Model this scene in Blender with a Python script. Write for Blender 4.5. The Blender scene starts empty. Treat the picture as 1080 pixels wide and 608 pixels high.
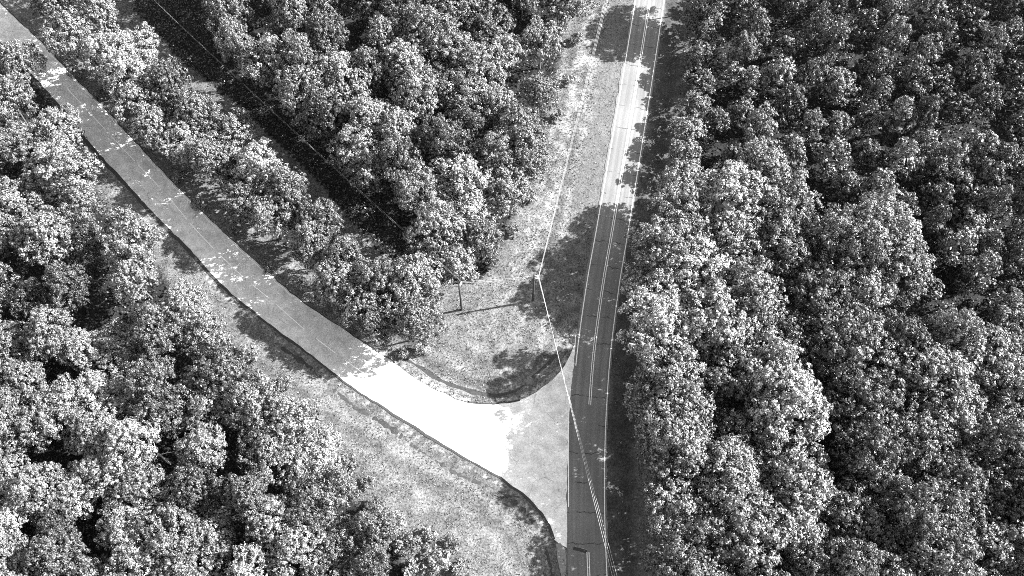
import bpy, math, random
import numpy as np
from mathutils import Vector, Quaternion

rng = np.random.default_rng(7)
random.seed(7)
scene = bpy.context.scene
C = scene.collection

# ------------------------------------------------------------------ camera, sky, sun, exposure
F_PX, PW, PH = 1080.0, 1080.0, 608.0
PITCH = math.radians(66.0)
DIST = 196.0
CAM = Vector((0, -DIST*math.cos(PITCH), DIST*math.sin(PITCH)))
FWD = Vector((0, math.cos(PITCH), -math.sin(PITCH)))
UP = Vector((0, math.sin(PITCH), math.cos(PITCH)))
cam_data = bpy.data.cameras.new('camera')
cam_data.sensor_width = 36.0
cam_data.lens = 36.0*F_PX/PW
cam_data.clip_start = 1.0
cam_data.clip_end = 9000.0
cam = bpy.data.objects.new('camera', cam_data)
C.objects.link(cam)
cam.location = CAM
cam.rotation_euler = (math.pi/2 - PITCH, 0, 0)
scene.camera = cam

SUN_EL = math.radians(38.0)
SUN_AZ = math.atan2(2.9, 14.0)              # from +X towards +Y
to_sun = Vector((math.cos(SUN_EL)*math.cos(SUN_AZ), math.cos(SUN_EL)*math.sin(SUN_AZ), math.sin(SUN_EL)))
world = bpy.data.worlds.new('World')
scene.world = world
world.use_nodes = True
wn = world.node_tree
bg = wn.nodes['Background']
sky = wn.nodes.new('ShaderNodeTexSky')
sky.sky_type = 'NISHITA'
sky.sun_disc = False
sky.sun_elevation = SUN_EL
sky.sun_rotation = math.pi/2 - SUN_AZ
bw = wn.nodes.new('ShaderNodeRGBToBW')      # the photograph is black and white
wn.links.new(sky.outputs[0], bw.inputs[0])
wn.links.new(bw.outputs[0], bg.inputs[0])
bg.inputs[1].default_value = 0.10
sun_data = bpy.data.lights.new('sun', 'SUN')
sun_data.energy = 3.9
sun_data.angle = math.radians(0.5)
sun = bpy.data.objects.new('sun', sun_data)
C.objects.link(sun)
sun.rotation_euler = to_sun.to_track_quat('Z', 'Y').to_euler()
sun.location = (60, 20, 120)
vs = scene.view_settings
vs.view_transform = 'Standard'
vs.look = 'None'
vs.gamma = 1.0
vs.exposure = 2.8
vs.use_curve_mapping = False
scene.cycles.filter_width = 0.9
scene.cycles.use_denoising = False
scene.cycles.max_bounces = 5
scene.cycles.diffuse_bounces = 3
scene.cycles.transparent_max_bounces = 4

# ------------------------------------------------------------------ pixel <-> place
def unproject(px, py, z=0.0):
    d = FWD + Vector((1, 0, 0))*((px - PW/2)/F_PX) - UP*((py - PH/2)/F_PX)
    t = (z - CAM.z)/d.z
    return CAM + d*t

def project(p):
    v = Vector(p) - CAM
    dz = v.dot(FWD)
    return (PW/2 + F_PX*v.x/dz, PH/2 - F_PX*v.dot(UP)/dz)

def gpts(pts):
    return np.array([tuple(unproject(x, y))[:2] for x, y in pts])

def resample(P, step):
    """Catmull-Rom through the points, then even steps"""
    P = np.asarray(P, float)
    Q = np.vstack([2*P[0]-P[1], P, 2*P[-1]-P[-2]])
    out = []
    for i in range(1, len(Q)-2):
        a, b, c, d = Q[i-1:i+3]
        for t in np.linspace(0, 1, 24, endpoint=False):
            out.append(0.5*(2*b + (c-a)*t + (2*a-5*b+4*c-d)*t*t + (3*b-a-3*c+d)*t**3))
    out.append(P[-1])
    out = np.array(out)
    s = np.concatenate([[0], np.cumsum(np.linalg.norm(np.diff(out, axis=0), axis=1))])
    n = max(2, int(s[-1]/step)+1)
    t = np.linspace(0, s[-1], n)
    return np.stack([np.interp(t, s, out[:, 0]), np.interp(t, s, out[:, 1])], 1), t

def normals2(P):
    T = np.gradient(P, axis=0)
    T /= np.linalg.norm(T, axis=1)[:, None] + 1e-9
    return np.stack([-T[:, 1], T[:, 0]], 1)

def in_poly(pts, poly):
    pts = np.asarray(pts, float); poly = np.asarray(poly, float)
    x, y = pts[:, 0], pts[:, 1]
    inside = np.zeros(len(pts), bool)
    j = len(poly)-1
    for i in range(len(poly)):
        xi, yi = poly[i]; xj, yj = poly[j]
        c = ((yi > y) != (yj > y)) & (x < (xj-xi)*(y-yi)/(yj-yi+1e-12)+xi)
        inside ^= c
        j = i
    return inside

def seg_dist(pts, line):
    """distance of points to a polyline"""
    pts = np.asarray(pts, float)
    best = np.full(len(pts), 1e9)
    for a, b in zip(line[:-1], line[1:]):
        ab = b-a
        t = np.clip(((pts-a)@ab)/(ab@ab+1e-12), 0, 1)
        d = np.linalg.norm(pts-(a+t[:, None]*ab), axis=1)
        np.minimum(best, d, out=best)
    return best

# ------------------------------------------------------------------ outlines read from the photograph
HWY_PX = [(702, -95), (690.5, -30), (685.5, 0), (676, 60), (666.3, 120), (646.3, 240), (636, 300), (626.6, 370), (621.8, 430), (619.6, 480),
          (619.0, 530), (620, 580), (622.5, 640), (625, 700)]
HWY, HWY_S = resample(gpts(HWY_PX), 1.2)
UPPER_PX = [(-75, -75), (-30, -30), (12, 15), (37, 38), (80, 83), (115, 120), (173, 183), (221, 231), (255, 263), (291, 295), (325, 322), (355, 342), (390, 366),
            (415, 382), (440, 401), (480, 420), (500, 425.5), (520, 426.3), (540, 424), (556, 419), (575, 407), (592, 391), (603, 372), (608, 350)]
LOWER_PX = [(-75, -22), (-10, 36), (37, 84), (68, 119), (101, 160), (130, 192), (163, 228), (200, 265), (240, 307), (295, 351), (320, 369), (370, 408), (410, 434), (445, 457),
            (480, 478), (520, 500), (545, 518), (562, 533), (577, 552), (586, 571), (597, 577)]
UPPER, _ = resample(gpts(UPPER_PX), 1.2)
LOWER, _ = resample(gpts(LOWER_PX), 1.2)
UPPER = UPPER + rng.normal(0, 0.07, UPPER.shape)
LOWER = LOWER + rng.normal(0, 0.07, LOWER.shape)
hx = gpts([(607.5, 372), (603.5, 400), (602, 430), (601.5, 470), (601.5, 520), (602.5, 577)])
SIDE_POLY = np.vstack([UPPER, hx, LOWER[::-1]])

# ------------------------------------------------------------------ node helpers
def new_mat(name, rough=0.8, spec=0.3):
    m = bpy.data.materials.new(name)
    m.use_nodes = True
    nt = m.node_tree
    b = nt.nodes['Principled BSDF']
    b.inputs['Roughness'].default_value = rough
    b.inputs['Specular IOR Level'].default_value = spec
    return m, nt, b

class G:
    """tiny node-graph helper"""
    def __init__(s, nt):
        s.nt = nt
    def n(s, t, **kw):
        nd = s.nt.nodes.new(t)
        for k, v in kw.items():
            setattr(nd, k, v)
        return nd
    def link(s, a, b):
        s.nt.links.new(a, b)
    def put(s, sock, v):
        if hasattr(v, 'is_output'):
            s.link(v, sock)
        else:
            sock.default_value = v
    def math(s, op, a, b=0.0, c=None, clamp=False):
        nd = s.n('ShaderNodeMath', operation=op, use_clamp=clamp)
        s.put(nd.inputs[0], a); s.put(nd.inputs[1], b)
        if c is not None:
            s.put(nd.inputs[2], c)
        return nd.outputs[0]
    def ramp(s, v, a, b, lo=0.0, hi=1.0, smooth=True):
        nd = s.n('ShaderNodeMapRange', clamp=True)
        nd.interpolation_type = 'SMOOTHSTEP' if smooth else 'LINEAR'
        s.put(nd.inputs[0], v)
        for i, q in enumerate((a, b, lo, hi)):
            s.put(nd.inputs[i+1], q)
        return nd.outputs[0]
    def noise(s, vec, scale, detail=3.0, rough=0.55, dist=0.0):
        nd = s.n('ShaderNodeTexNoise')
        s.link(vec, nd.inputs['Vector'])
        nd.inputs['Scale'].default_value = scale
        nd.inputs['Detail'].default_value = detail
        nd.inputs['Roughness'].default_value = rough
        nd.inputs['Distortion'].default_value = dist
        return nd.outputs['Fac']
    def mix(s, f, a, b):
        nd = s.n('ShaderNodeMix', data_type='FLOAT')
        s.put(nd.inputs[0], f); s.put(nd.inputs[2], a); s.put(nd.inputs[3], b)
        return nd.outputs[0]
    def pos(s):
        return s.n('ShaderNodeNewGeometry').outputs['Position']
    def attr(s, name):
        return s.n('ShaderNodeAttribute', attribute_name=name).outputs['Fac']
    def grey(s, v, bsdf):
        cc = s.n('ShaderNodeCombineColor')
        for i in range(3):
            s.put(cc.inputs[i], v)
        s.link(cc.outputs[0], bsdf.inputs['Base Color'])
    def bump(s, h, bsdf, strength=0.5, dist=0.05):
        nd = s.n('ShaderNodeBump')
        nd.inputs['Strength'].default_value = strength
        nd.inputs['Distance'].default_value = dist
        s.link(h, nd.inputs['Height'])
        s.link(nd.outputs[0], bsdf.inputs['Normal'])
    def scaled(s, vec, sc):
        nd = s.n('ShaderNodeMapping')
        s.link(vec, nd.inputs[0])
        nd.inputs['Scale'].default_value = sc
        return nd.outputs[0]

def mat_ground():
    m, nt, b = new_mat('ground_grass_and_litter', 0.95, 0.1)
    g = G(nt); p = g.pos()
    fine = g.noise(p, 2.6, 4, 0.75)
    mid = g.noise(p, 0.35, 4, 0.65)
    big = g.noise(p, 0.06, 3, 0.6)
    grass = g.math('MULTIPLY', g.ramp(fine, 0.30, 0.70, 0.045, 0.135), g.ramp(mid, 0.3, 0.7, 0.70, 1.30))
    grass = g.math('MULTIPLY', grass, g.ramp(big, 0.3, 0.7, 0.85, 1.15))
    grass = g.math('MULTIPLY', grass, g.math('ADD', 1.0, g.attr('track')))
    bare = g.math('MULTIPLY', g.ramp(fine, 0.3, 0.7, 0.17, 0.30), g.ramp(mid, 0.3, 0.7, 0.85, 1.15))
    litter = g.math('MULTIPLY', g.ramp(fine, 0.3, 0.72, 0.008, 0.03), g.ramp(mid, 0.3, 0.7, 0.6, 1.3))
    wob = g.math('ADD', g.math('MULTIPLY', mid, 0.5), g.math('MULTIPLY', fine, 0.3))
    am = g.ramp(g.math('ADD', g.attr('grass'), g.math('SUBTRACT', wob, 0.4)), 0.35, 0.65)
    bm_ = g.ramp(g.math('ADD', g.attr('bare'), g.math('SUBTRACT', wob, 0.4)), 0.35, 0.65)
    sm = g.ramp(g.math('ADD', g.attr('soil'), g.math('SUBTRACT', wob, 0.4)), 0.40, 0.62)
    mown = g.attr('mown')
    mowc = g.math('MULTIPLY', g.ramp(fine, 0.3, 0.7, 0.062, 0.105), g.ramp(mid, 0.3, 0.7, 0.85, 1.15))
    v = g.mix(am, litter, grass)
    v = g.mix(mown, v, mowc)
    v = g.mix(bm_, v, bare)
    v = g.mix(g.attr('verge_shade'), v, g.math('MULTIPLY', g.ramp(fine, 0.3, 0.7, 0.025, 0.06), g.ramp(mid, 0.3, 0.7, 0.7, 1.3)))
    v = g.mix(sm, v, 0.022)
    g.grey(v, b)
    g.bump(fine, b, 0.8, 0.25)
    return m

def mat_asphalt():
    m, nt, b = new_mat('dark_worn_asphalt', 0.85, 0.25)
    g = G(nt); p = g.pos()
    lat = g.attr('lat'); lon = g.attr('lon')
    fine = g.noise(p, 4.0, 3, 0.7)
    cv = g.n('ShaderNodeCombineXYZ')
    g.link(lat, cv.inputs[0]); g.link(lon, cv.inputs[1])
    streak = g.noise(g.scaled(cv.outputs[0], (2.2, 0.05, 1)), 1.0, 3, 0.6)
    patch = g.noise(p, 0.12, 3, 0.6)
    al = g.math('ABSOLUTE', lat)
    t1 = g.ramp(g.math('ABSOLUTE', g.math('SUBTRACT', al, 0.85)), 0.05, 0.5, 1, 0)
    t2 = g.ramp(g.math('ABSOLUTE', g.math('SUBTRACT', al, 2.25)), 0.05, 0.5, 1, 0)
    tr = g.math('MAXIMUM', t1, t2)
    v = g.mix(g.math('MULTIPLY', tr, 0.6), 0.116, 0.145)
    v = g.math('MULTIPLY', v, g.ramp(streak, 0.3, 0.7, 0.88, 1.12))
    v = g.math('MULTIPLY', v, g.ramp(fine, 0.25, 0.75, 0.86, 1.14))
    v = g.math('MULTIPLY', v, g.ramp(patch, 0.3, 0.7, 0.88, 1.12))
    # transverse shrinkage cracks and a centre seam
    wv = g.noise(g.scaled(cv.outputs[0], (0.5, 0.25, 1)), 1.0, 3, 0.6)
    lo2 = g.math('ADD', lon, g.math('MULTIPLY', wv, 1.6))
    fr = g.math('ABSOLUTE', g.math('SUBTRACT', g.math('FRACT', g.math('DIVIDE', lo2, 5.3)), 0.5))
    crack = g.ramp(fr, 0.0, 0.026, 1, 0)
    brk = g.noise(g.scaled(cv.outputs[0], (0.35, 0.12, 1)), 1.3, 1, 0.5)
    crack = g.math('MULTIPLY', crack, g.ramp(brk, 0.44, 0.54))
    v = g.mix(g.math('MULTIPLY', crack, 0.9), v, 0.02)
    g.grey(v, b)
    g.bump(fine, b, 0.25, 0.03)
    return m

def mat_side():
    m, nt, b = new_mat('pale_chip_sealed_asphalt', 0.9, 0.2)
    g = G(nt); p = g.pos()
    fine = g.noise(p, 3.2, 4, 0.7)
    mid = g.noise(p, 0.5, 4, 0.6)
    big = g.noise(p, 0.08, 2, 0.5)
    v = g.ramp(fine, 0.22, 0.78, 0.36, 0.56)
    v = g.math('MULTIPLY', v, g.ramp(mid, 0.3, 0.7, 0.86, 1.12))
    v = g.math('MULTIPLY', v, g.ramp(big, 0.3, 0.7, 0.92, 1.08))
    sx_ = g.n('ShaderNodeSeparateXYZ'); g.link(p, sx_.inputs[0])
    st = g.noise(g.scaled(p, (0.5, 0.5, 1)), 1.0, 5, 0.8, 1.5)
    v = g.math('MULTIPLY', v, g.ramp(st, 0.35, 0.62, 0.88, 1.10))
    spot = g.ramp(g.noise(p, 1.3, 2, 0.5), 0.66, 0.72)
    v = g.math('MULTIPLY', v, g.mix(spot, 1.0, 0.62))
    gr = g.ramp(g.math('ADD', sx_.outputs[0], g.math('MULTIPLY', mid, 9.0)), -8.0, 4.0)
    v = g.math('MULTIPLY', v, g.mix(gr, 1.0, 1.28))      # paler towards the junction mouth
    vo = g.n('ShaderNodeTexVoronoi', feature='DISTANCE_TO_EDGE')
    wob = g.n('ShaderNodeVectorMath', operation='ADD')
    nn = g.n('ShaderNodeTexNoise'); g.link(p, nn.inputs['Vector']); nn.inputs['Scale'].default_value = 0.6
    g.link(p, wob.inputs[0]); g.link(nn.outputs['Color'], wob.inputs[1])
    g.link(wob.outputs[0], vo.inputs['Vector']); vo.inputs['Scale'].default_value = 0.16
    crack = g.math('MULTIPLY', g.ramp(vo.outputs['Distance'], 0.0, 0.012, 1, 0), g.ramp(g.noise(p, 0.2, 2), 0.5, 0.6))
    v = g.mix(g.math('MULTIPLY', crack, 0.5), v, 0.1)
    g.grey(v, b)
    g.bump(fine, b, 0.3, 0.03)
    return m

def mat_plain(name, val, rough=0.8, scale=3.0, var=0.2, spec=0.3, metal=0.0, wear=None):
    m, nt, b = new_mat(name, rough, spec)
    b.inputs['Metallic'].default_value = metal
    g = G(nt); p = g.pos()
    f = g.noise(p, scale, 4, 0.7)
    v = g.ramp(f, 0.25, 0.75, val*(1-var), val*(1+var))
    if wear is not None:
        w = g.ramp(g.noise(p, 1.6, 4, 0.75), 0.56, 0.70)
        v = g.mix(g.math('MULTIPLY', w, 0.8), v, wear)
    g.grey(v, b)
    return m

def mat_leaf(name, lo, hi, gain=1.0):
    """leaves: each spray its own grey, trees differ a little, thin leaves let light through"""
    m, nt, b = new_mat(name, 0.42, 0.45)
    g = G(nt)
    geo = g.n('ShaderNodeNewGeometry')
    oi = g.n('ShaderNodeObjectInfo')
    r = g.math('POWER', geo.outputs['Random Per Island'], 1.7)
    v = g.mix(r, lo*gain, hi*gain)
    v = g.math('MULTIPLY', v, g.ramp(oi.outputs['Random'], 0, 1, 0.68, 1.32, smooth=False))
    g.grey(v, b)
    tr = g.n('ShaderNodeBsdfTranslucent')
    cc = g.n('ShaderNodeCombineColor')
    tv = g.math('MULTIPLY', v, 0.8)
    for i in range(3):
        g.link(tv, cc.inputs[i])
    g.link(cc.outputs[0], tr.inputs[0])
    ms = g.n('ShaderNodeMixShader')
    ms.inputs[0].default_value = 0.10
    g.link(b.outputs[0], ms.inputs[1]); g.link(tr.outputs[0], ms.inputs[2])
    out = nt.nodes['Material Output']
    g.link(ms.outputs[0], out.inputs['Surface'])
    return m

M = dict(
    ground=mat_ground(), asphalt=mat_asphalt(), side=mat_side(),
    white=mat_plain('white_road_paint', 0.62, 0.6, 4, 0.15, wear=0.2),
    yellow=mat_plain('worn_yellow_road_paint', 0.56, 0.65, 4, 0.1, wear=0.15),
    faded=mat_plain('faded_road_paint', 0.74, 0.7, 3, 0.1, wear=0.5),
    tar_and_shade=mat_plain('dark_tar_soil_and_painted_shade', 0.03, 0.9, 3, 0.4),  # also colours the dark sheet painted for shaded grass
    gravel=mat_plain('pale_gravel', 0.23, 0.95, 3.5, 0.45),
    concrete=mat_plain('grey_concrete', 0.16, 0.85, 3, 0.2),
    bark=mat_plain('grey_bark', 0.10, 0.9, 5, 0.45),
    deadwood=mat_plain('bleached_dead_wood', 0.42, 0.8, 5, 0.2),
    polewood=mat_plain('dark_weathered_pole_wood', 0.035, 0.9, 5, 0.3),
    insul=mat_plain('pale_glazed_porcelain', 0.6, 0.3, 5, 0.1),
    wire=mat_plain('dull_aluminium_wire', 0.42, 0.35, 2, 0.05),
    metal=mat_plain('galvanised_steel', 0.5, 0.5, 2, 0.1),
    leaf_pale=mat_leaf('pale_leaves', 0.055, 0.33),
    leaf_mid=mat_leaf('mid_toned_leaves', 0.030, 0.235),
    leaf_dark=mat_leaf('dark_leaves', 0.017, 0.14),
    grass=mat_leaf('dry_grass_blades', 0.045, 0.20),
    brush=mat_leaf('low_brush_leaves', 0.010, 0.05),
)

# ------------------------------------------------------------------ mesh helpers
def mesh_obj(name, V, F, mat, parent=None, smooth=False):
    me = bpy.data.meshes.new(name)
    me.from_pydata([tuple(map(float, v)) for v in V], [], [tuple(map(int, f)) for f in F])
    if smooth:
        me.polygons.foreach_set('use_smooth', [True]*len(me.polygons))
    me.materials.append(mat)
    me.update()
    o = bpy.data.objects.new(name, me)
    C.objects.link(o)
    o.parent = parent
    return o

def fast_mesh(name, V, T, mat, nper=3):
    """numpy arrays straight into a mesh"""
    me = bpy.data.meshes.new(name)
    V = np.asarray(V, np.float32); T = np.asarray(T, np.int32)
    me.vertices.add(len(V)); me.vertices.foreach_set('co', V.ravel())
    me.loops.add(T.size); me.loops.foreach_set('vertex_index', T.ravel())
    me.polygons.add(len(T))
    me.polygons.foreach_set('loop_start', np.arange(0, T.size, nper, dtype=np.int32))
    me.polygons.foreach_set('loop_total', np.full(len(T), nper, np.int32))
    me.materials.append(mat)
    me.update(calc_edges=True)
    me.validate()
    return me

def tag(o, label=None, cat=None, group=None, kind=None):
    if label: o['label'] = label
    if cat: o['category'] = cat
    if group: o['group'] = group
    if kind: o['kind'] = kind
    return o

def empty(name, loc, parent=None):
    o = bpy.data.objects.new(name, None)
    C.objects.link(o)
    o.location = loc
    o.empty_display_size = 0.5
    o.parent = parent
    return o

def ribbon(name, P, off_a, off_b, z, mat, parent=None, thick=0.0, wob=0.0):
    """flat band along a polyline between two sideways offsets (metres, left positive)"""
    N = normals2(P)
    n = len(P)
    wa = np.cumsum(rng.normal(0, wob, n)); wa -= np.linspace(wa[0], wa[-1], n)
    wb = np.cumsum(rng.normal(0, wob, n)); wb -= np.linspace(wb[0], wb[-1], n)
    a = P + N*(off_a + wa)[:, None] if np.ndim(off_a) == 0 else P + N*(off_a+wa)[:, None]
    b = P + N*(off_b + wb)[:, None]
    V = [(x, y, z) for x, y in a] + [(x, y, z) for x, y in b]
    F = [(n+i, n+i+1, i+1, i) for i in range(n-1)]
    if thick:
        V += [(x, y, z-thick) for x, y in a] + [(x, y, z-thick) for x, y in b]
        F += [(i, i+1, 2*n+i+1, 2*n+i) for i in range(n-1)] + [(3*n+i, 3*n+i+1, n+i+1, n+i) for i in range(n-1)]
    o = mesh_obj(name, V, F, mat, parent)
    return o

def tube(path, radii, sides=6):
    path = [Vector(p) for p in path]
    V, F = [], []
    for i, p in enumerate(path):
        t = (path[min(i+1, len(path)-1)] - path[max(i-1, 0)]).normalized()
        ref = Vector((1, 0, 0)) if abs(t.x) < 0.8 else Vector((0, 1, 0))
        u = t.cross(ref).normalized(); w = t.cross(u)
        for k in range(sides):
            a = 2*math.pi*k/sides
            V.append(p + (u*math.cos(a) + w*math.sin(a))*radii[i])
    for i in range(len(path)-1):
        for k in range(sides):
            k2 = (k+1) % sides
            F.append((i*sides+k, i*sides+k2, (i+1)*sides+k2, (i+1)*sides+k))
    F.append(tuple(range(sides))[::-1])
    F.append(tuple((len(path)-1)*sides+k for k in range(sides)))
    return V, F

def join(parts):
    V, F = [], []
    for v, f in parts:
        o = len(V); V += list(v); F += [tuple(i+o for i in q) for q in f]
    return V, F

# ------------------------------------------------------------------ zones (outlines of the crowns as seen in the photograph, pixels)
Z_RIGHT = [(746, -70), (744, 20), (738, 70), (728, 130), (722, 190), (708, 240), (690, 280), (686, 330), (696, 400), (708, 470), (712, 530), (718, 600), (720, 690), (1160, 690), (1160, -70)]
Z_LEFT = [(-80, 30), (8, 48), (42, 90), (66, 140), (94, 192), (126, 232), (150, 258), (172, 294), (208, 326), (240, 354), (268, 392), (294, 426), (318, 462), (345, 498), (378, 530), (420, 575), (455, 690), (-80, 690)]
Z_STRIP = [(38, -60), (58, 30), (84, 52), (128, 84), (158, 138), (205, 150), (228, 186), (262, 222), (300, 252), (336, 282), (372, 318), (402, 340), (432, 345), (446, 318), (438, 292), (392, 290), (362, 260), (342, 222), (309, 199), (265, 169), (241, 138), (199, 109), (171, 82), (140, 46), (108, 6), (94, -60)]
Z_MID = [(190, -60), (222, 10), (246, 47), (277, 70), (306, 92), (328, 120), (351, 141), (385, 169), (413, 197), (428, 229), (446, 258), (477, 278), (506, 280), (530, 240), (545, 206), (561, 164), (572, 126), (583, 86), (592, 50), (599, 0), (604, -60)]

# ground-level woods, for litter and undergrowth: the same outlines pushed down to the ground
def ground_zone(poly, h=5.0):
    return np.array([tuple(unproject(x, y, h))[:2] for x, y in poly])
GZ = [ground_zone(z) for z in (Z_RIGHT, Z_LEFT, Z_STRIP, Z_MID)]

# ------------------------------------------------------------------ ground, one sheet out to the horizon
DITCH = resample(gpts([(296, 366), (333, 394), (370, 425), (410, 453), (450, 479), (490, 502), (530, 521), (553, 538), (568, 558), (577, 580), (583, 615), (588, 660)]), 0.5)[0]
SWALE = resample(gpts([(418, 374), (440, 386), (462, 400), (486, 411), (510, 417), (530, 416), (548, 409), (565, 396), (582, 380), (595, 362)]), 1.0)[0]

DITCH3, SWALE3 = DITCH[::6], SWALE[::3]
def smooth_noise(X, Y, s, seed):
    r = np.random.default_rng(seed)
    out = 0
    for k in range(10):
        a = r.uniform(0, 2*np.pi); f = s*r.uniform(0.5, 1.7); ph = r.uniform(0, 6.28)
        out = out + np.sin((X*np.cos(a)+Y*np.sin(a))*f+ph)
    return out/10**0.5

HWY3, UP3, LO3 = HWY[::4], np.vstack([UPPER[::3], UPPER[-1:]]), np.vstack([LOWER[::3], LOWER[-1:]])
def height(P):
    P = np.asarray(P, float)
    dh = seg_dist(P, HWY3) - 3.5
    ds = np.minimum(seg_dist(P, UP3), seg_dist(P, LO3))
    ds[in_poly(P, SIDE_POLY)] = 0
    d = np.clip(np.minimum(dh, ds), 0, 30)
    k = np.clip((d-0.4)/6, 0, 1)
    z = k*(0.14*smooth_noise(P[:, 0], P[:, 1], 0.35, 3) + 0.09*smooth_noise(P[:, 0], P[:, 1], 1.1, 5)) - 0.06
    z -= 0.30*np.exp(-(seg_dist(P, DITCH3)/1.1)**2)*np.clip(d/0.5, 0, 1)
    z -= 0.22*np.exp(-(seg_dist(P, SWALE3)/1.2)**2)*np.clip(d/0.5, 0, 1)
    # shallow roadside ditch on the shaded side of the highway
    side = np.sign((P[:, 0] - np.interp(P[:, 1], HWY[::-1, 1], HWY[::-1, 0])))
    z -= np.where(side > 0, 0.45*np.exp(-((dh-4.0)/1.2)**2), 0)
    return z

fx = np.arange(-128, 140.1, 0.9); fy = np.arange(-86, 112.1, 0.9)
cx = np.array([150, 175, 220, 320, 600, 1400, 4000.])
gx = np.concatenate([-cx[::-1], fx, cx]); gy = np.concatenate([-cx[::-1], fy, cx])
X, Y = np.meshgrid(gx, gy)
GP = np.stack([X.ravel(), Y.ravel()], 1)
GZh = height(GP)
far = (np.abs(GP[:, 0]) > 141) | (np.abs(GP[:, 1]) > 113)
GZh[far] = -0.1
nx, ny = len(gx), len(gy)
idx = np.arange(nx*ny).reshape(ny, nx)
quads = np.stack([idx[:-1, :-1], idx[:-1, 1:], idx[1:, 1:], idx[1:, :-1]], -1).reshape(-1, 4)
me = fast_mesh('ground', np.column_stack([GP, GZh]), quads, M['ground'], 4)
me.polygons.foreach_set('use_smooth', [True]*len(me.polygons))
ground = bpy.data.objects.new('ground', me)
C.objects.link(ground)
tag(ground, 'rough grass verges and dark leaf litter under the woods', kind='structure')
wood = np.zeros(len(GP), bool)
for z_ in GZ:
    wood |= in_poly(GP, z_)
CORR = gpts([(150, -60), (230, 0), (285, 55), (360, 130), (445, 205), (515, 285), (500, 300), (468, 300), (440, 292), (395, 262), (330, 185), (250, 112), (190, 62), (140, 10)])
corr = in_poly(GP, CORR)
def edge_soft(mask_d, w):
    return np.clip(0.5 + mask_d/w, 0, 1)
dw = np.full(len(GP), 1e9)
for z_ in GZ:
    zz = np.vstack([z_, z_[:1]])
    dw = np.minimum(dw, seg_dist(GP, zz))
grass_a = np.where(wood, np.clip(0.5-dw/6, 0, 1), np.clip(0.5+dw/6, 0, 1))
grass_a[corr] = np.minimum(grass_a[corr], 0.12)  # clearing darkened towards litter, its shade put into the ground colour
grass_a[far] = 0.0
# mown smooth strip beside the highway, bare worn earth along road edges
dl = np.interp(GP[:, 1], HWY[::-1, 1], HWY[::-1, 0]) - GP[:, 0]
mown = np.clip((dl-3.2)/0.5, 0, 1)*np.clip((8.6-dl)/1.2, 0, 1)*np.clip((GP[:, 1]-8)/14, 0, 1)
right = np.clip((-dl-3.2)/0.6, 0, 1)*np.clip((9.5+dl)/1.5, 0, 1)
mown = mown*0.8
verge_shade = right*0.9  # shade of the right verge put into its grass colour
ds_low = seg_dist(GP, LOWER); ds_up = seg_dist(GP, UPPER)
bare = np.clip(0.60-np.abs(ds_low-1.0)/2.0, 0, 1)*(GP[:, 0] > -68)
bare = np.maximum(bare, np.clip(0.66-np.abs(ds_up-0.6)/1.6, 0, 1)*(GP[:, 0] > -30))
bare = np.maximum(bare, 0.42*np.exp(-(seg_dist(GP, gpts([(625, 20), (600, 120), (575, 210), (545, 290)]))/6)**2))
bare = np.maximum(bare, 0.34*np.exp(-(seg_dist(GP, gpts([(420, 500), (470, 545), (520, 590)]))/5)**2))
soil = 0.45*np.exp(-(seg_dist(GP, SWALE)/0.9)**2)
tn = smooth_noise(GP[:, 0], GP[:, 1], 0.25, 51)
corner = np.clip((GP[:, 0]+28)/8, 0, 1)*np.clip((16-GP[:, 1])/10, 0, 1)
track = np.zeros(len(GP))
for o_, a_ in ((2.6, 0.5), (4.4, -0.4), (6.2, 0.35), (8.4, -0.3), (10.5, 0.3)):
    track += a_*np.exp(-((ds_up+0.35*tn-o_)/0.6)**2)*corner
for o_, a_ in ((9.6, 0.45), (11.2, -0.32), (12.8, 0.45), (14.6, -0.3), (16.2, 0.35)):
    track += a_*np.exp(-((dl+0.3*tn-o_)/0.55)**2)*np.clip((GP[:, 1]-2)/10, 0, 1)
for o_, a_ in ((4.6, 0.3), (6.6, -0.25), (9.0, 0.3)):
    track += a_*np.exp(-((ds_low+0.5*tn-o_)/0.8)**2)*np.clip((-10-GP[:, 1])/8, 0, 1)
for nm, a in (('track', track), ('grass', grass_a), ('mown', mown), ('bare', bare), ('soil', soil), ('verge_shade', verge_shade)):
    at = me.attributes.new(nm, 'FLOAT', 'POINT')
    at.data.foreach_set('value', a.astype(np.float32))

def gh(x, y):
    return float(height(np.array([[x, y]]))[0])

# ------------------------------------------------------------------ highway with its painted lines
n = len(HWY)
N = normals2(HWY)                            # the line runs down the picture: left normal points to picture right
lats = np.array([-3.55, -3.2, -2.2, -1.2, 0, 1.2, 2.2, 3.2, 3.45])
V = []; LA = []; LO = []
for i in range(n):
    for l in lats:
        e = l + (rng.normal(0, 0.09) if abs(l) > 3.3 else 0)
        q = HWY[i] + N[i]*e
        V.append((q[0], q[1], 0.012 + 0.03*(1-abs(l)/3.5)))
        LA.append(l); LO.append(HWY_S[i])
k = len(lats)
F = [(i*k+j, i*k+j+1, (i+1)*k+j+1, (i+1)*k+j) for i in range(n-1) for j in range(k-1)]
F = [f[::-1] for f in F]
hwy = mesh_obj('highway', V, F, M['asphalt'])
tag(hwy, 'straight dark asphalt two-lane highway running up the picture', kind='structure')
for nm, a in (('lat', LA), ('lon', LO)):
    at = hwy.data.attributes.new(nm, 'FLOAT', 'POINT')
    at.data.foreach_set('value', np.array(a, np.float32))

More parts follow.
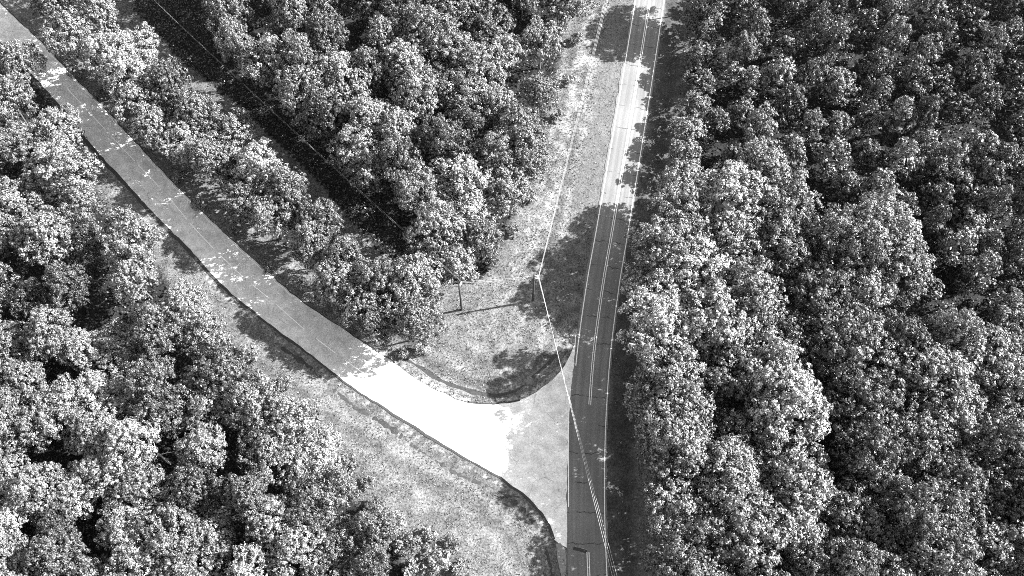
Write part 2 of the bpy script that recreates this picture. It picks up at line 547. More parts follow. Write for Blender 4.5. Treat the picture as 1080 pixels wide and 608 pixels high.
def along(y0, y1):
    """index range of the highway between two picture rows"""
    rows = np.array([project((p[0], p[1], 0))[1] for p in HWY])
    return HWY[(rows >= y0) & (rows <= y1)]
LZ = 0.0
def line(name, P, a, b, z, mat):
    return ribbon(name, P, a, b, z, mat, hwy)
line('edge_line', HWY, 3.0, 3.16, 0.024, M['white'])
line('edge_line', along(-200, 392), -3.18, -3.0, 0.024, M['white'])
for y0, y1 in ((-200, 428), (577, 900)):
    P = along(y0, y1)
    line('centre_line', P, -0.25, -0.10, 0.048, M['yellow'])
    line('centre_line', P, 0.10, 0.25, 0.048, M['yellow'])
# tar joint across the lane where the resurfacing ends
P = along(578, 582.5)
jp = gpts([(604.5, 578.5), (611, 580), (619, 582.5)])
ribbon('tar_joint', resample(jp, 0.4)[0], -0.28, 0.28, 0.046, M['tar_and_shade'], hwy, wob=0.03)

# ------------------------------------------------------------------ side road
def poly_sheet(name, poly, z, mat, parent=None):
    from mathutils.geometry import delaunay_2d_cdt
    pl = [Vector((float(x), float(y))) for x, y in poly]
    k = len(pl)
    vv, _, ff, *_r = delaunay_2d_cdt(pl, [], [list(range(k))], 1, 1e-4)
    F = []
    for f in ff:
        a2 = sum(vv[f[i]].x*vv[f[(i+1) % len(f)]].y - vv[f[(i+1) % len(f)]].x*vv[f[i]].y for i in range(len(f)))
        F.append(tuple(f) if a2 > 0 else tuple(f)[::-1])
    me = bpy.data.meshes.new(name)
    me.from_pydata([(v.x, v.y, z) for v in vv], [], F)
    me.update()
    me.materials.append(mat)
    o = bpy.data.objects.new(name, me)
    C.objects.link(o); o.parent = parent
    return o
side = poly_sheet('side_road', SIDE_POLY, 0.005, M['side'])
tag(side, 'pale side road curving in from the upper left to the highway', kind='structure')
ua = UPPER[UPPER[:, 0] < float(unproject(552, 420).x)]
ribbon('road_edge', ua, -0.17, 0.17, 0.010, M['tar_and_shade'], side, wob=0.025)
ribbon('road_edge', LOWER[:-2], -0.2, 0.22, 0.010, M['tar_and_shade'], side, wob=0.025)
# faded centre line, worn into short lengths
mid_px = [(60, 82), (100, 125), (140, 168), (174, 204), (207, 243), (240, 277), (262, 297), (290, 320), (318, 345), (345, 366), (372, 386), (405, 408)]
midP = resample(gpts(mid_px), 0.6)[0]
i = 6
while i < len(midP)-8:
    L = int(rng.integers(7, 16))
    seg = midP[i:min(i+L, len(midP)-2)]
    if len(seg) > 3:
        ribbon('centre_line', seg, -0.075, 0.075, 0.010, M['faded'], side)
    i += L + int(rng.integers(1, 5))
# thin white edge line seen on the far side of the upper stretch
for a, b in ((2, 34), (40, 62), (64, 80)):
    seg = UPPER[(UPPER[:, 0] > unproject(10, 10).x)][a:b]
    ribbon('edge_line', seg, -0.42, -0.32, 0.010, M['faded'], side)
ribbon('edge_line', resample(gpts([(600.5, 418), (599.6, 450), (599.4, 490), (599.6, 535)]), 1.0)[0], -0.08, 0.08, 0.017, M['faded'], side)

# concrete gutter and dark sheet for shaded grass at the junction's lower corner
def bank(name, P, label):
    n_ = len(P); Nn_ = normals2(P)
    w = 0.26 + 0.12*smooth_noise(P[:, 0], P[:, 1], 0.5, 77) + rng.normal(0, 0.15, n_)
    w = np.clip(w, 0.02, 0.7)
    off = 0.22*smooth_noise(P[:, 0], P[:, 1], 0.35, 78) + rng.normal(0, 0.05, n_)
    A = P + Nn_*(off + w)[:, None]; B = P + Nn_*(off - w)[:, None]
    za, zb = height(A) + 0.05, height(B) + 0.05
    V = [(A[i][0], A[i][1], za[i]) for i in range(n_)] + [(B[i][0], B[i][1], zb[i]) for i in range(n_)]
    F = [(n_+i, n_+i+1, i+1, i) for i in range(n_-1) if rng.uniform() < 0.86]
    o = mesh_obj(name, V, F, M['tar_and_shade'])
    tag(o, label, kind='structure')
bank('roadside_ditch', DITCH, 'dark broken line of the ditch along the side road')
bank('drainage_ditch', SWALE[::2], 'dark broken drainage line curving round the grass corner')
gutter = poly_sheet('gutter_slab', gpts([(586.5, 574), (591, 573), (596, 579), (597.5, 592), (597, 606), (594, 612), (591, 604), (588, 590)]), 0.02, M['concrete'])
tag(gutter, 'small grey concrete gutter slab at the lower corner of the junction', kind='structure')
grass_shade = poly_sheet('grass_shade_sheet', gpts([(599.5, 577), (605, 577.5), (606.5, 590), (606, 604), (601, 608), (599, 596)]), 0.008, M['tar_and_shade'])  # dark sheet painted where the grass lies in shade
tag(grass_shade, 'dark sheet standing in for shaded grass between gutter slab and highway', kind='structure')

# ------------------------------------------------------------------ tree kinds
def unit(v):
    return v/(np.linalg.norm(v, axis=-1, keepdims=True)+1e-9)

def cards(P, Nn, size, r):
    """one folded leaf spray per point: four corners, two triangles"""
    n = len(P)
    rv = unit(r.normal(size=(n, 3)))
    T = unit(np.cross(Nn, rv)); B = np.cross(Nn, T)
    s = size*r.uniform(0.65, 1.35, n)[:, None]
    w = r.uniform(0.40, 0.62, n)[:, None]
    fold = r.uniform(-0.02, 0.22, n)[:, None]
    a = P - T*s*0.5; c = P + T*s*0.5
    b = P + B*s*w*0.5*1.6 - Nn*s*fold; d = P - B*s*w*0.5*1.6 - Nn*s*fold
    V = np.stack([a, b, c, d], 1).reshape(-1, 3)
    i = np.arange(n)[:, None]*4
    F = np.concatenate([i+[0, 1, 2], i+[0, 2, 3]], 1).reshape(-1, 3)
    return V, F

def crown_mesh(name, R, Rz, hc, lobes, tufts, per, size, r, conic=0.0):
    """boughs -> leafy tufts -> leaf sprays"""
    n = lobes
    i = np.arange(n)+0.5
    z = 1-1.5*i/n
    ph = i*2.39996 + r.uniform(0, 6.28)
    rad = np.sqrt(np.clip(1-z*z, 0, 1))
    D = unit(np.stack([rad*np.cos(ph), rad*np.sin(ph), z], 1) + r.normal(0, 0.20, (n, 3)))
    conic = conic + r.uniform(-0.12, 0.38)
    ell = np.array([R*r.uniform(0.82, 1.15), R*r.uniform(0.82, 1.15), Rz*r.uniform(0.85, 1.12)])
    LC = D*ell*r.uniform(0.50, 0.88, n)[:, None]
    LC[:, :2] *= (1 - conic*np.clip(D[:, 2], -0.3, 1))[:, None]
    LR = R*r.uniform(0.14, 0.36, n)
    Ps, Ns = [], []
    tuft_r = 0.045*R + 0.24
    for c, lr, d in zip(LC, LR, D):
        m = max(4, int(tufts*(lr/(0.26*R))**2))
        q = unit(r.normal(size=(m, 3)) + d*0.75 + np.array([0, 0, 0.45]))
        T = c + q*np.array([1, 1, 0.9])*(lr*r.uniform(0.72, 1.18, m))[:, None]
        for tc, td in zip(T, q):
            k = int(per*r.uniform(0.6, 1.3))
            tr = tuft_r*r.uniform(0.65, 1.35)
            u = unit(r.normal(size=(k, 3)) + td*0.8 + np.array([0, 0, 0.25]))
            p = tc + u*(tr*r.uniform(0.55, 1.1, k))[:, None]
            Ps.append(p)
            Ns.append(unit(u*0.85 + td*0.35 + r.normal(0, 0.38, (k, 3))))
        k = int(per*1.5)
        u = unit(r.normal(size=(k, 3)))
        Ps.append(c + u*lr*0.55); Ns.append(unit(u + r.normal(0, 0.5, (k, 3))))
    P = np.concatenate(Ps) + np.array([0, 0, hc]); Nn = np.concatenate(Ns)
    V, F = cards(P, Nn, size, r)
    k = int((30 if hc > 12 else 18)*R)                                        # large inner sprays added so the crown casts solid shade
    u = unit(r.normal(size=(k, 3)))
    V2, F2 = cards(u*ell*r.uniform(0.25, 0.62, k)[:, None] + np.array([0, 0, hc]), unit(u + r.normal(0, 0.6, (k, 3))), 1.0 if R > 2.5 else 0.5, r)
    F = np.concatenate([F, F2 + len(V)]); V = np.concatenate([V, V2])
    me = fast_mesh(name, V, F, M['leaf_mid'])
    return me, LC + np.array([0, 0, hc])

def trunk_mesh(name, H, r0, hc, tips, r):
    parts = []
    bend = r.normal(0, 0.18, 2)
    zs = np.linspace(-0.25, H*0.88, 7)
    path = [(bend[0]*math.sin(z/H*2.5)*1.2, bend[1]*math.sin(z/H*2.1)*1.2, z) for z in zs]
    rr = [r0*(1.35 if k == 0 else 1.0)*(1-0.85*k/6.5) for k in range(7)]
    parts.append(tube(path, rr, 7))
    order = r.permutation(len(tips))[:10]
    for k in order:
        t = tips[k]
        zb = min(max(hc*0.45, t[2]-2.6), H*0.7)
        fr = (zb+0.25)/(H*0.88+0.25)*6
        i0 = int(min(5, fr)); f = fr-i0
        b0 = np.array(path[i0])*(1-f) + np.array(path[i0+1])*f
        mid = b0*0.5 + np.array(t)*0.5 + np.array([0, 0, -0.25])
        parts.append(tube([b0, mid, t], [r0*0.34, r0*0.22, r0*0.06], 5))
    V, F = join(parts)
    me = bpy.data.meshes.new(name)
    me.from_pydata([tuple(v) for v in V], [], F)
    me.materials.append(M['bark'])
    me.update()
    return me

KINDS = {}
def make_kind(key, count, H, R, Rz, hc, lobes, tufts, per, size, conic=0.0, r0=0.22):
    KINDS[key] = []
    for i in range(count):
        r = np.random.default_rng(100*len(KINDS)+i)
        h = H*r.uniform(0.95, 1.05)
        cm, tips = crown_mesh('crown', R*r.uniform(0.93, 1.07), Rz*r.uniform(0.92, 1.08), hc, lobes, tufts, per, size, r, conic)
        tm = trunk_mesh('trunk', h, r0, hc, tips, r)
        KINDS[key].append((tm, cm))
# reference sizes: overall height, crown radius, crown half height, crown centre height
make_kind('tall', 9, 19.5, 5.6, 6.4, 13.6, 46, 11, 30, 0.30)
make_kind('broad', 9, 15.0, 5.7, 5.0, 10.0, 46, 11, 30, 0.295)
make_kind('young', 7, 10.0, 3.3, 4.3, 6.1, 24, 7, 24, 0.29, 0.34, 0.14)
make_kind('shrub', 5, 3.6, 1.9, 1.5, 1.6, 12, 6, 20, 0.25, 0.0, 0.07)
REF = dict(tall=(19.2, 5.0, 13.6), broad=(14.6, 5.2, 10.0), young=(10.0, 2.9, 6.1), shrub=(3.5, 1.9, 1.75))

TREES = []      # dicts: zone, kind, px, py, base, scale, tone
def plan(zone, kind, px, py, radius, H, tone):
    hr, rr, hc = REF[kind]
    sz = H/hr; sx = radius/rr
    zc = hc*sz
    p = unproject(px, py, zc)
    TREES.append(dict(zone=zone, kind=kind, px=px, py=py, p=p, sz=sz, sx=sx, tone=tone, radius=radius, H=H))

def darts(poly, dist, n, seed, avoid=(), taken=(), ymax=645, ymin=-30, xmax=1118, xmin=-34):
    """random crown centres no closer than dist (a number or a function of the place)"""
    r = np.random.default_rng(seed)
    P = np.asarray(poly, float)
    lo, hi = P.min(0), P.max(0)
    lo = np.maximum(lo, (xmin, ymin)); hi = np.minimum(hi, (xmax, ymax))
    out = [tuple(t) for t in taken]; new = []
    cand = np.column_stack([r.uniform(lo[0], hi[0], n), r.uniform(lo[1], hi[1], n)])
    cand = cand[in_poly(cand, P)]
    for c in cand:
        d = dist(c) if callable(dist) else dist
        if any((c[0]-g[0])**2+(c[1]-g[1])**2 < (g[2]+d*0.34)**2 for g in avoid):
            continue
        if out:
            A = np.array(out)
            if ((A[:, 0]-c[0])**2+((A[:, 1]-c[1])*1.05)**2).min() < d*d:
                continue
        out.append((c[0], c[1])); new.append((c[0], c[1]))
    return new

PX_M = 5.5
def tone_at(px, py, r, pale=(), dark=()):
    for x, y, q in pale:
        if (px-x)**2+(py-y)**2 < q*q: return 'leaf_pale'
    for x, y, q in dark:
        if (px-x)**2+(py-y)**2 < q*q: return 'leaf_dark'
    if px > 700:  # right wood picked darker; its shaded sides put into the leaf tone
        return r.choice(['leaf_mid', 'leaf_mid', 'leaf_dark'] if px < 860 and py > 170 else ['leaf_mid', 'leaf_dark', 'leaf_dark'])
    return r.choice(['leaf_mid', 'leaf_mid', 'leaf_mid', 'leaf_pale', 'leaf_dark'])

r_ = np.random.default_rng(21)
# right-hand wood: its edge row read off the picture (place of crown, radius, height) the rest filled in
edge = [(757, -34, 4.6, 19), (750, -8, 4.2, 17), (746, 14, 3.4, 11), (742, 36, 3.2, 9.6), (739, 60, 3.1, 9.2), (736, 86, 3.1, 9.0), (733, 112, 3.1, 9.0), (729, 138, 3.2, 9.0), (723, 164, 3.5, 9.6), (722, 192, 4.3, 15), (722, 222, 5.0, 18.5), (704, 258, 4.7, 19.5),
        (692, 304, 4.8, 13.5), (693, 344, 5.2, 21.5), (699, 384, 5.0, 20), (705, 424, 5.7, 21), (710, 462, 5.6, 21.5), (716, 445, 5.2, 19.5), (713, 504, 4.8, 15.5), (716, 542, 5.0, 17), (721, 582, 5.0, 21), (726, 624, 5.2, 21)]
PALE_R = [(760, 210, 48), (722, 290, 34), (760, 350, 36), (735, 380, 30), (932, 245, 26), (830, 420, 34), (850, 470, 30), (700, 350, 20), (860, 560, 28), (820, 520, 24)]
DARK_R = [(905, 365, 44), (860, 250, 30), (970, 390, 30), (930, 500, 36), (960, 560, 32), (1050, 60, 40)]
for x, y, rad, h in edge:
    plan('right', 'young' if h < 12 else 'tall', x, y, rad, h, tone_at(x, y, r_, PALE_R, DARK_R))
def dist_right(c):
    young = c[1] < 165 or (c[0] > 800 and c[1] < 165+(c[0]-800)*0.55)
    return 27.5 if young else 42
big = [(768, 214, 6.6, 21, 'leaf_pale'), (752, 338, 6.4, 22, 'leaf_pale'), (932, 246, 6.0, 19, 'leaf_pale'), (906, 366, 6.6, 20, 'leaf_dark'), (834, 430, 6.4, 22, 'leaf_pale'), (842, 508, 6.0, 20, 'leaf_mid'), (980, 392, 6.2, 19, 'leaf_mid'), (780, 560, 6.2, 21, 'leaf_mid')]
for x, y, rad, h, tn_ in big:
    plan('right', 'tall', x, y, rad, h, tn_)
GAPS_R = [(782, 292, 7), (872, 455, 9), (746, 508, 7), (1062, 232, 12), (852, 172, 6), (958, 590, 8)]
for x, y in darts(Z_RIGHT, dist_right, 9000, 5, GAPS_R, [(e[0], e[1]) for e in edge + big]):
    d = dist_right((x, y))
    if d < 35:
        plan('right', 'young', x, y, r_.uniform(2.5, 3.5), (r_.uniform(8, 9.5) if x < 785 else r_.uniform(10, 15.5)), tone_at(x, y, r_, PALE_R, DARK_R))
    else:
        plan('right', 'tall', x, y, r_.uniform(3.5, 5.9), r_.uniform(14.5, 22), tone_at(x, y, r_, PALE_R, DARK_R))
# strip of trees between the side road and the power-line clearing
fixed = [(143, 50), (177, 89), (207, 118), (241, 146), (274, 175), (338, 233), (366, 274), (432, 300), (436, 334)]
for x, y in fixed + darts(Z_STRIP, 28.5, 6000, 8, [], fixed):
    plan('strip', 'broad', x, y, r_.uniform(3.9, 5.2), r_.uniform(12.5, 17), tone_at(x, y, r_, [(120, 40, 40), (250, 180, 30), (300, 230, 30)]))
# wedge-shaped wood between the clearing and the highway
for x, y in darts(Z_MID, 33.5, 6000, 9, [(360, 68, 6)], [], ymin=-58):
    h = r_.uniform(18.5, 21.5) if x < 330 else r_.uniform(16, 19.5) if x < 470 else r_.uniform(11, 14)
    plan('mid', 'broad', x, y, r_.uniform(3.4, 5.7), h, tone_at(x, y, r_, [(405, 130, 30), (440, 70, 26), (450, 170, 24)], [(345, 45, 26), (500, 130, 22)]))
# left-hand wood with its dark openings
GAPS_L = [(45, 482, 17), (172, 493, 19), (303, 520, 17), (104, 392, 13), (118, 322, 24), (88, 562, 19), (236, 457, 11), (180, 530, 7), (270, 500, 6)]
for x, y in darts(Z_LEFT, 38, 9000, 12, GAPS_L, []):
    plan('left', 'broad', x, y, r_.uniform(3.2, 5.9), r_.uniform(9.5, 16.5), tone_at(x, y, r_, [(90, 450, 40), (20, 160, 30), (130, 455, 30), (240, 590, 24)]))
# shrubs along the wood edges
SHRUBS = [(326, 440, 2.0), (352, 462, 1.7), (366, 490, 2.2), (388, 508, 1.6), (398, 535, 2.1), (420, 548, 1.7), (428, 572, 2.3), (452, 566, 1.9), (462, 590, 2.4), (478, 574, 1.5), (486, 598, 1.8),
          (436, 600, 2.2), (405, 572, 1.8), (300, 405, 1.7), (262, 372, 1.8), (446, 366, 1.8), (424, 372, 1.5), (384, 350, 1.4), (210, 215, 1.6), (188, 186, 1.5), (246, 242, 1.3), (282, 280, 1.6), (318, 300, 1.4),
          (105, 98, 1.6), (78, 76, 1.5), (518, 276, 1.5), (543, 244, 1.4), (560, 206, 1.5), (577, 164, 1.4), (589, 122, 1.4), (600, 84, 1.5), (608, 40, 1.5), (612, 8, 1.4)]
for x, y, rad in SHRUBS:
    plan('shrub', 'shrub', x, y, rad, rad*r_.uniform(1.5, 2.1), r_.choice(['leaf_mid', 'leaf_pale', 'leaf_mid']))

# ---- words that single each tree out
ORD = ['first', 'second', 'third', 'fourth', 'fifth', 'sixth', 'seventh', 'eighth', 'ninth', 'tenth', 'eleventh', 'twelfth', 'thirteenth', 'fourteenth', 'fifteenth',
       'sixteenth', 'seventeenth', 'eighteenth', 'nineteenth', 'twentieth', '21st', '22nd', '23rd', '24th', '25th', '26th', '27th', '28th', '29th', '30th', '31st', '32nd', '33rd', '34th', '35th', '36th', '37th', '38th', '39th', '40th']
TONE = dict(leaf_pale='pale', leaf_mid='mid-grey', leaf_dark='dark')
def size_word(t):
    if t['kind'] == 'young': return 'small'
    return 'broad' if t['radius'] > 4.75 else 'medium'
def rows_of(zone, band, top=-40):
    rows = {}
    for t in TREES:
        if t['zone'] == zone:
            rows.setdefault(int((t['py']-top)//band), []).append(t)
    return [rows[k] for k in sorted(rows)]
for k, row in enumerate(rows_of('right', 44)):
    for j, t in enumerate(sorted(row, key=lambda t: t['px'])):
        t['label'] = f"{size_word(t)} {TONE[t['tone']]} tree, {ORD[j]} from highway in {ORD[k]} row from top of right wood"
for k, row in enumerate(rows_of('left', 44)):
    for j, t in enumerate(sorted(row, key=lambda t: t['px'])):
        t['label'] = f"{size_word(t)} {TONE[t['tone']]} tree, {ORD[j]} from picture's left in {ORD[k]} row of left wood"
for k, row in enumerate(rows_of('mid', 40)):
    for j, t in enumerate(sorted(row, key=lambda t: t['px'])):
        t['label'] = f"{size_word(t)} {TONE[t['tone']]} tree, {ORD[j]} from clearing in {ORD[k]} row of wedge-shaped middle wood"
for j, t in enumerate(sorted([t for t in TREES if t['zone'] == 'strip'], key=lambda t: -t['px'])):
    t['label'] = f"{size_word(t)} {TONE[t['tone']]} tree, {ORD[j]} from junction end of strip above side road"
sh = [t for t in TREES if t['zone'] == 'shrub']
def shrub_place(t):
    x, y = t['px'], t['py']
    if x >= 500: return 'along highway edge of middle wood', 1
    if x < 330 and y < 310 or (y < 380 and x > 330): return 'at foot of side-road tree strip', 2
    return 'on grass edge of left wood', 3
for pl in (1, 2, 3):
    grp = sorted([t for t in sh if shrub_place(t)[1] == pl], key=lambda t: t['py'])
    for j, t in enumerate(grp):
        t['label'] = f"low {TONE[t['tone']]} shrub {shrub_place(t)[0]}, {ORD[j]} from top"
GROUP = dict(right='trees of the wood right of the highway', left='trees of the wood left of the side road', mid='trees of the wedge-shaped middle wood',
             strip='trees of the strip beside the side road', shrub='shrubs along the wood edges')

# ---- plant them
bases = height(np.array([(t['p'].x, t['p'].y) for t in TREES]))
for t, bz in zip(TREES, bases):
    tm, cm = KINDS[t['kind']][int(r_.integers(len(KINDS[t['kind']])))]
    nm = 'shrub' if t['kind'] == 'shrub' else 'broadleaf_tree'
    root = empty(nm, (t['p'].x, t['p'].y, float(bz)))
    root.rotation_euler = (float(r_.normal(0, 0.03)), float(r_.normal(0, 0.03)), float(r_.uniform(0, 6.28)))
    root.scale = (t['sx'], t['sx']*float(r_.uniform(0.92, 1.08)), t['sz'])
    tag(root, t['label'], 'shrub' if nm == 'shrub' else 'tree', GROUP[t['zone']])
    a = bpy.data.objects.new('stem' if nm == 'shrub' else 'trunk', tm); C.objects.link(a); a.parent = root
    b = bpy.data.objects.new('foliage' if nm == 'shrub' else 'crown', cm); C.objects.link(b); b.parent = root
    b.material_slots[0].link = 'OBJECT'
    b.material_slots[0].material = M[t['tone']]
print('TREES', {z: sum(t['zone'] == z for t in TREES) for z in GROUP})

# dead pale branches showing in an opening of the left wood
dt = unproject(168, 480, 6.0)
dead = empty('dead_tree', (dt.x, dt.y, gh(dt.x, dt.y)))
tag(dead, 'bare bleached dead tree in a dark opening of the left wood', 'dead tree')
V, F = tube([(0, 0, -0.2), (0.1, 0, 3), (-0.1, 0.1, 6.6), (0.2, 0.2, 9.0)], [0.24, 0.19, 0.13, 0.05], 7)
mesh_obj('trunk', V, F, M['deadwood'], dead)
for a, z0, L in ((0.1, 6.2, 2.8), (3.3, 5.6, 2.4), (1.9, 7.2, 1.9), (4.6, 6.8, 1.7), (5.6, 5.0, 2.2)):
    c, s = math.cos(a), math.sin(a)
    V, F = join([tube([(0, 0, z0), (c*L*0.5, s*L*0.5, z0+0.7), (c*L, s*L, z0+1.0)], [0.11, 0.08, 0.03], 5),
                 tube([(c*L*0.5, s*L*0.5, z0+0.7), (c*L*0.8-s*0.7, s*L*0.8+c*0.7, z0+1.3)], [0.06, 0.02], 5)])
    mesh_obj('branch', V, F, M['deadwood'], dead)

# ------------------------------------------------------------------ woods going on beyond the frame: one mass
def mass(name, pts, label, size=0.75, per=900):
    Vs, Fs, o = [], [], 0
    for (x, y, R, H) in pts:
        q = unit(rng.normal(size=(per, 3)) + np.array([0, 0, 0.5]))
        P = q*np.array([R, R, H*0.33])*rng.uniform(0.7, 1.05, per)[:, None]*(1+0.22*np.sin(q[:, :1]*7+x)*np.cos(q[:, 1:2]*6+y))
        P += np.array([x, y, H*0.66])
        nn = unit(q + rng.normal(0, 0.45, (per, 3)))
        v, f = cards(P, nn, size, rng)
        Vs.append(v); Fs.append(f+o); o += len(v)
    o_ = bpy.data.objects.new(name, fast_mesh(name, np.concatenate(Vs), np.concatenate(Fs), M['leaf_mid']))
    C.objects.link(o_)
    tag(o_, label, 'woodland', kind='stuff')
outer = []
for zone, poly in (('right', Z_RIGHT), ('left', Z_LEFT), ('mid', Z_MID), ('strip', Z_STRIP)):
    pass
r2 = np.random.default_rng(33)
ring = np.column_stack([r2.uniform(-260, 1380, 6000), r2.uniform(-230, 860, 6000)])
okk = []
for c in ring:
    if -34-22 < c[0] < 1118+22 and -30-22 < c[1] < 645+22: continue
    w = unproject(c[0], c[1], 9.0)
    wp = np.array([[w.x, w.y]])
    if seg_dist(wp, HWY)[0] < 13 or (c[1] > 600 and 470 < c[0] < 720) or (c[1] < 0 and 590 < c[0] < 790): continue
    if c[0] < 60 and -90 < (c[1]-c[0]) < 110 and c[1] < 40: continue
    if any((c[0]-a)**2+(c[1]-b)**2 < 44**2 for a, b in okk): continue
    okk.append((c[0], c[1]))
pts = []
for c in okk:
    w = unproject(c[0], c[1], 9.0)
    pts.append((w.x, w.y, r2.uniform(4.4, 5.6), r2.uniform(12, 17)))
mass('woodland', pts, 'mass of woodland carrying on beyond the picture edges')

# ------------------------------------------------------------------ power poles and wires
POLE_H = 11.7
def power_pole(x, y, label, arms, adir, name='power_pole'):
    z = gh(x, y)
    root = empty(name, (x, y, z))
    tag(root, label, 'power pole', 'power poles')
    V, F = tube([(0, 0, -0.6), (0, 0, 0), (0.03, 0, 5.5), (0.02, 0.02, POLE_H)], [0.23, 0.22, 0.185, 0.14], 10)
    mesh_obj('pole_shaft', V, F, M['polewood'], root, True)
    ax, ay = adir
    pts = []
    for h in arms:
        V, F = tube([(ax*0.10, ay*0.10, h-0.05), (ax*0.48, ay*0.48, h+0.06)], [0.05, 0.045], 6)
        bk = mesh_obj('insulator_bracket', V, F, M['metal'], root)
        prof = [(0.48, 0.05), (0.54, 0.09), (0.60, 0.05), (0.66, 0.09), (0.72, 0.05), (0.80, 0.07), (0.84, 0.03)]
        V, F = tube([(ax*d, ay*d, h+0.06+(d-0.48)*0.2) for d, _ in prof], [q for _, q in prof], 8)
        mesh_obj('insulator', V, F, M['insul'], bk)
        pts.append(Vector((x+ax*0.84, y+ay*0.84, z+h+0.13)))
    return pts

p1 = unproject(562, 317); p2 = unproject(487, 327)
t3 = unproject(232, 71, POLE_H)
A1 = (11.35, 10.65, 9.9); A2 = (11.4, 10.8)
w1 = power_pole(p1.x, p1.y, 'tall wooden power pole standing alone on grass beside highway', A1, (1, 0))
w2 = power_pole(p2.x, p2.y, 'wooden power pole at foot of the dark clearing', A2, (0.64, 0.77))
w3 = power_pole(t3.x, t3.y, 'wooden power pole halfway along the shaded clearing', A2, (0.7, 0.72))

def wire(a, b, sag, label, r=0.017):
    pts = []
    nseg = 26
    for i in range(nseg+1):
        t = i/nseg
        p = a.lerp(b, t); p = Vector(p); p.z -= 4*sag*t*(1-t)
        pts.append(p)
    V, F = tube(pts, [r]*(nseg+1), 5)
    o = mesh_obj('power_wire', V, F, M['wire'])
    tag(o, label, 'wire', 'overhead power wires')
HEI = ('top', 'middle', 'lowest')
for k in range(3):
    u = unproject(662, -100, A1[k]-0.1); d = unproject(674, 706, A1[k]-0.1)
    u.x += 0.35*k; d.x += 0.5*(k-1)
    wire(w1[k], u, 0.9, f'{HEI[k]} wire running from lone pole up along the highway verge', 0.011)
    wire(w1[k], d, 0.9, f'{HEI[k]} wire crossing the highway from lone pole to bottom edge')
for k in range(2):
    u = unproject(110, -52, A2[k])
    wire(w2[k], w3[k], 0.9, f"{('upper', 'lower')[k]} wire over the clearing between its two poles", 0.008)
    wire(w3[k], u, 0.9, f"{('upper', 'lower')[k]} wire from halfway clearing pole to the top edge", 0.007)
    wire(w2[k], w1[k+0], 0.35, f"{('upper', 'lower')[k]} short wire between the clearing pole and lone pole", 0.012)

# ------------------------------------------------------------------ fallen branch beside the ditch
fb = unproject(535, 525)
V, F = join([tube([(-2.2, -0.35, 0.1), (-0.9, 0.1, 0.22), (0.4, 0.25, 0.2), (1.9, 0.1, 0.12)], [0.03, 0.09, 0.12, 0.14], 6),
             tube([(-0.9, 0.1, 0.22), (-1.6, 0.6, 0.4), (-2.0, 0.9, 0.3)], [0.07, 0.05, 0.02], 5),
             tube([(0.1, 0.22, 0.2), (-0.3, 0.9, 0.45), (-0.2, 1.2, 0.4)], [0.07, 0.04, 0.02], 5),
             tube([(-0.3, 0.2, 0.22), (-1.0, -0.5, 0.35)], [0.06, 0.02], 5)])
o = mesh_obj('fallen_branch', V, F, M['polewood'])
o.location = (fb.x, fb.y, gh(fb.x, fb.y)-0.03)
o.scale = (1.15, 1.15, 1.4)
tag(o, 'dark fallen branch on the grass beside the roadside ditch', 'branch')

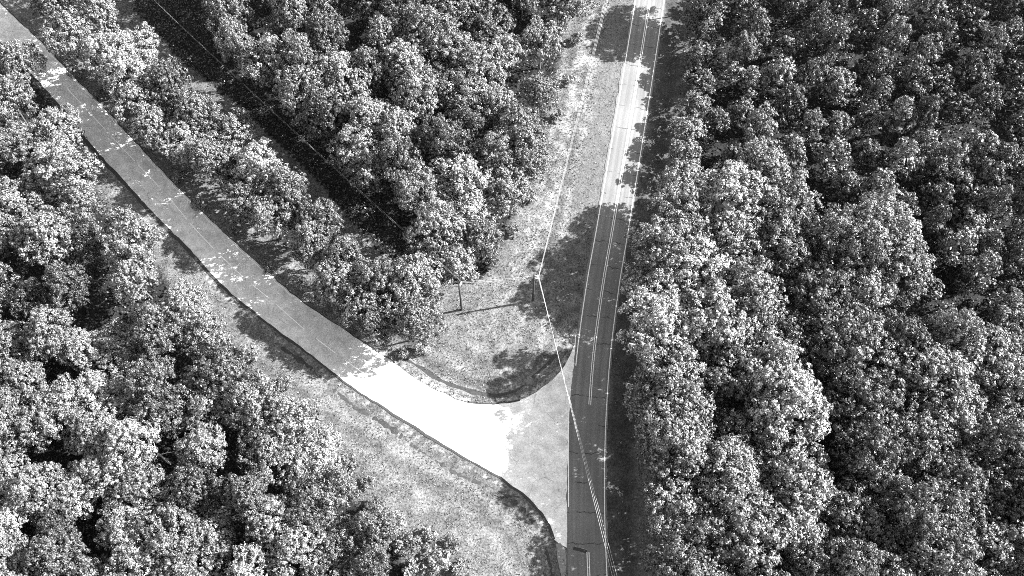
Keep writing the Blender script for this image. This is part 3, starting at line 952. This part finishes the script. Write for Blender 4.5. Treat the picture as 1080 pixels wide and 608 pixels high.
# ------------------------------------------------------------------ grass and undergrowth (nobody could count them)
def scatter(name, mask, count, hmin, hmax, wid, mat, label, cat, seed, lean=0.5, kind='blade'):
    r = np.random.default_rng(seed)
    P = np.column_stack([r.uniform(-106, 112, count), r.uniform(-64, 82, count)])
    P = P[mask(P, r)]
    z = height(P)
    n = len(P)
    B = np.column_stack([P, z-0.03])
    h = r.uniform(hmin, hmax, n)
    if kind == 'blade':
        Vs, Fs = [], []
        for k in range(3):
            a = r.uniform(0, 6.28, n)
            dx = np.column_stack([np.cos(a), np.sin(a), np.zeros(n)])
            pr = np.column_stack([-np.sin(a), np.cos(a), np.zeros(n)])
            w = wid*r.uniform(0.6, 1.4, n)[:, None]
            tip = B + dx*(h*lean*r.uniform(0.4, 1.3, n))[:, None] + np.array([0, 0, 1])*h[:, None]
            V = np.stack([B-pr*w*0.5, B+pr*w*0.5, tip], 1).reshape(-1, 3)
            Fs.append(np.arange(3*n).reshape(-1, 3)+3*n*k); Vs.append(V)
        V = np.concatenate(Vs); F = np.concatenate(Fs)
    else:
        Q = B + np.column_stack([np.zeros(n), np.zeros(n), h])
        nn = unit(r.normal(0, 0.6, (n, 3)) + np.array([0, 0, 1]))
        V, F = cards(Q, nn, wid, r)
    o = bpy.data.objects.new(name, fast_mesh(name, V, F, mat))
    C.objects.link(o)
    tag(o, label, cat, kind='stuff')

def masks(P):
    w = np.zeros(len(P), bool)
    for z_ in GZ:
        w |= in_poly(P, z_)
    road = (seg_dist(P, HWY3) < 3.75) | in_poly(P, SIDE_POLY) | (seg_dist(P, UP3) < 0.12) | (seg_dist(P, LO3) < 0.12)
    return w, road
def m_grass(P, r):
    w, road = masks(P)
    dl = np.interp(P[:, 1], HWY[::-1, 1], HWY[::-1, 0]) - P[:, 0]
    mown = ((dl > 3) & (dl < 8.6) & (P[:, 1] > 14)) | ((dl < -3) & (dl > -9))
    thin = r.uniform(0, 1, len(P)) < np.where(mown, np.where(dl < 0, 0.06, 0.25), 0.9)
    patch = 0.5+0.35*smooth_noise(P[:, 0], P[:, 1], 0.5, 14)
    di_ = (seg_dist(P, DITCH3) < 0.45) | (seg_dist(P, SWALE3) < 0.4)
    sh_ = seg_dist(P, LO3) < 1.9
    return (~w) & (~road) & (~di_) & thin & (r.uniform(0, 1, len(P)) < np.clip(patch+0.25, 0.15, 1)) & ~(sh_ & (r.uniform(0, 1, len(P)) < 0.7))
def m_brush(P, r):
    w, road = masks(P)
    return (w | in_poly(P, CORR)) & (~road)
scatter('grass', m_grass, 190000, 0.12, 0.36, 0.15, M['grass'], 'rough dry grass tufts covering the roadside verges', 'grass', 41, 0.9)
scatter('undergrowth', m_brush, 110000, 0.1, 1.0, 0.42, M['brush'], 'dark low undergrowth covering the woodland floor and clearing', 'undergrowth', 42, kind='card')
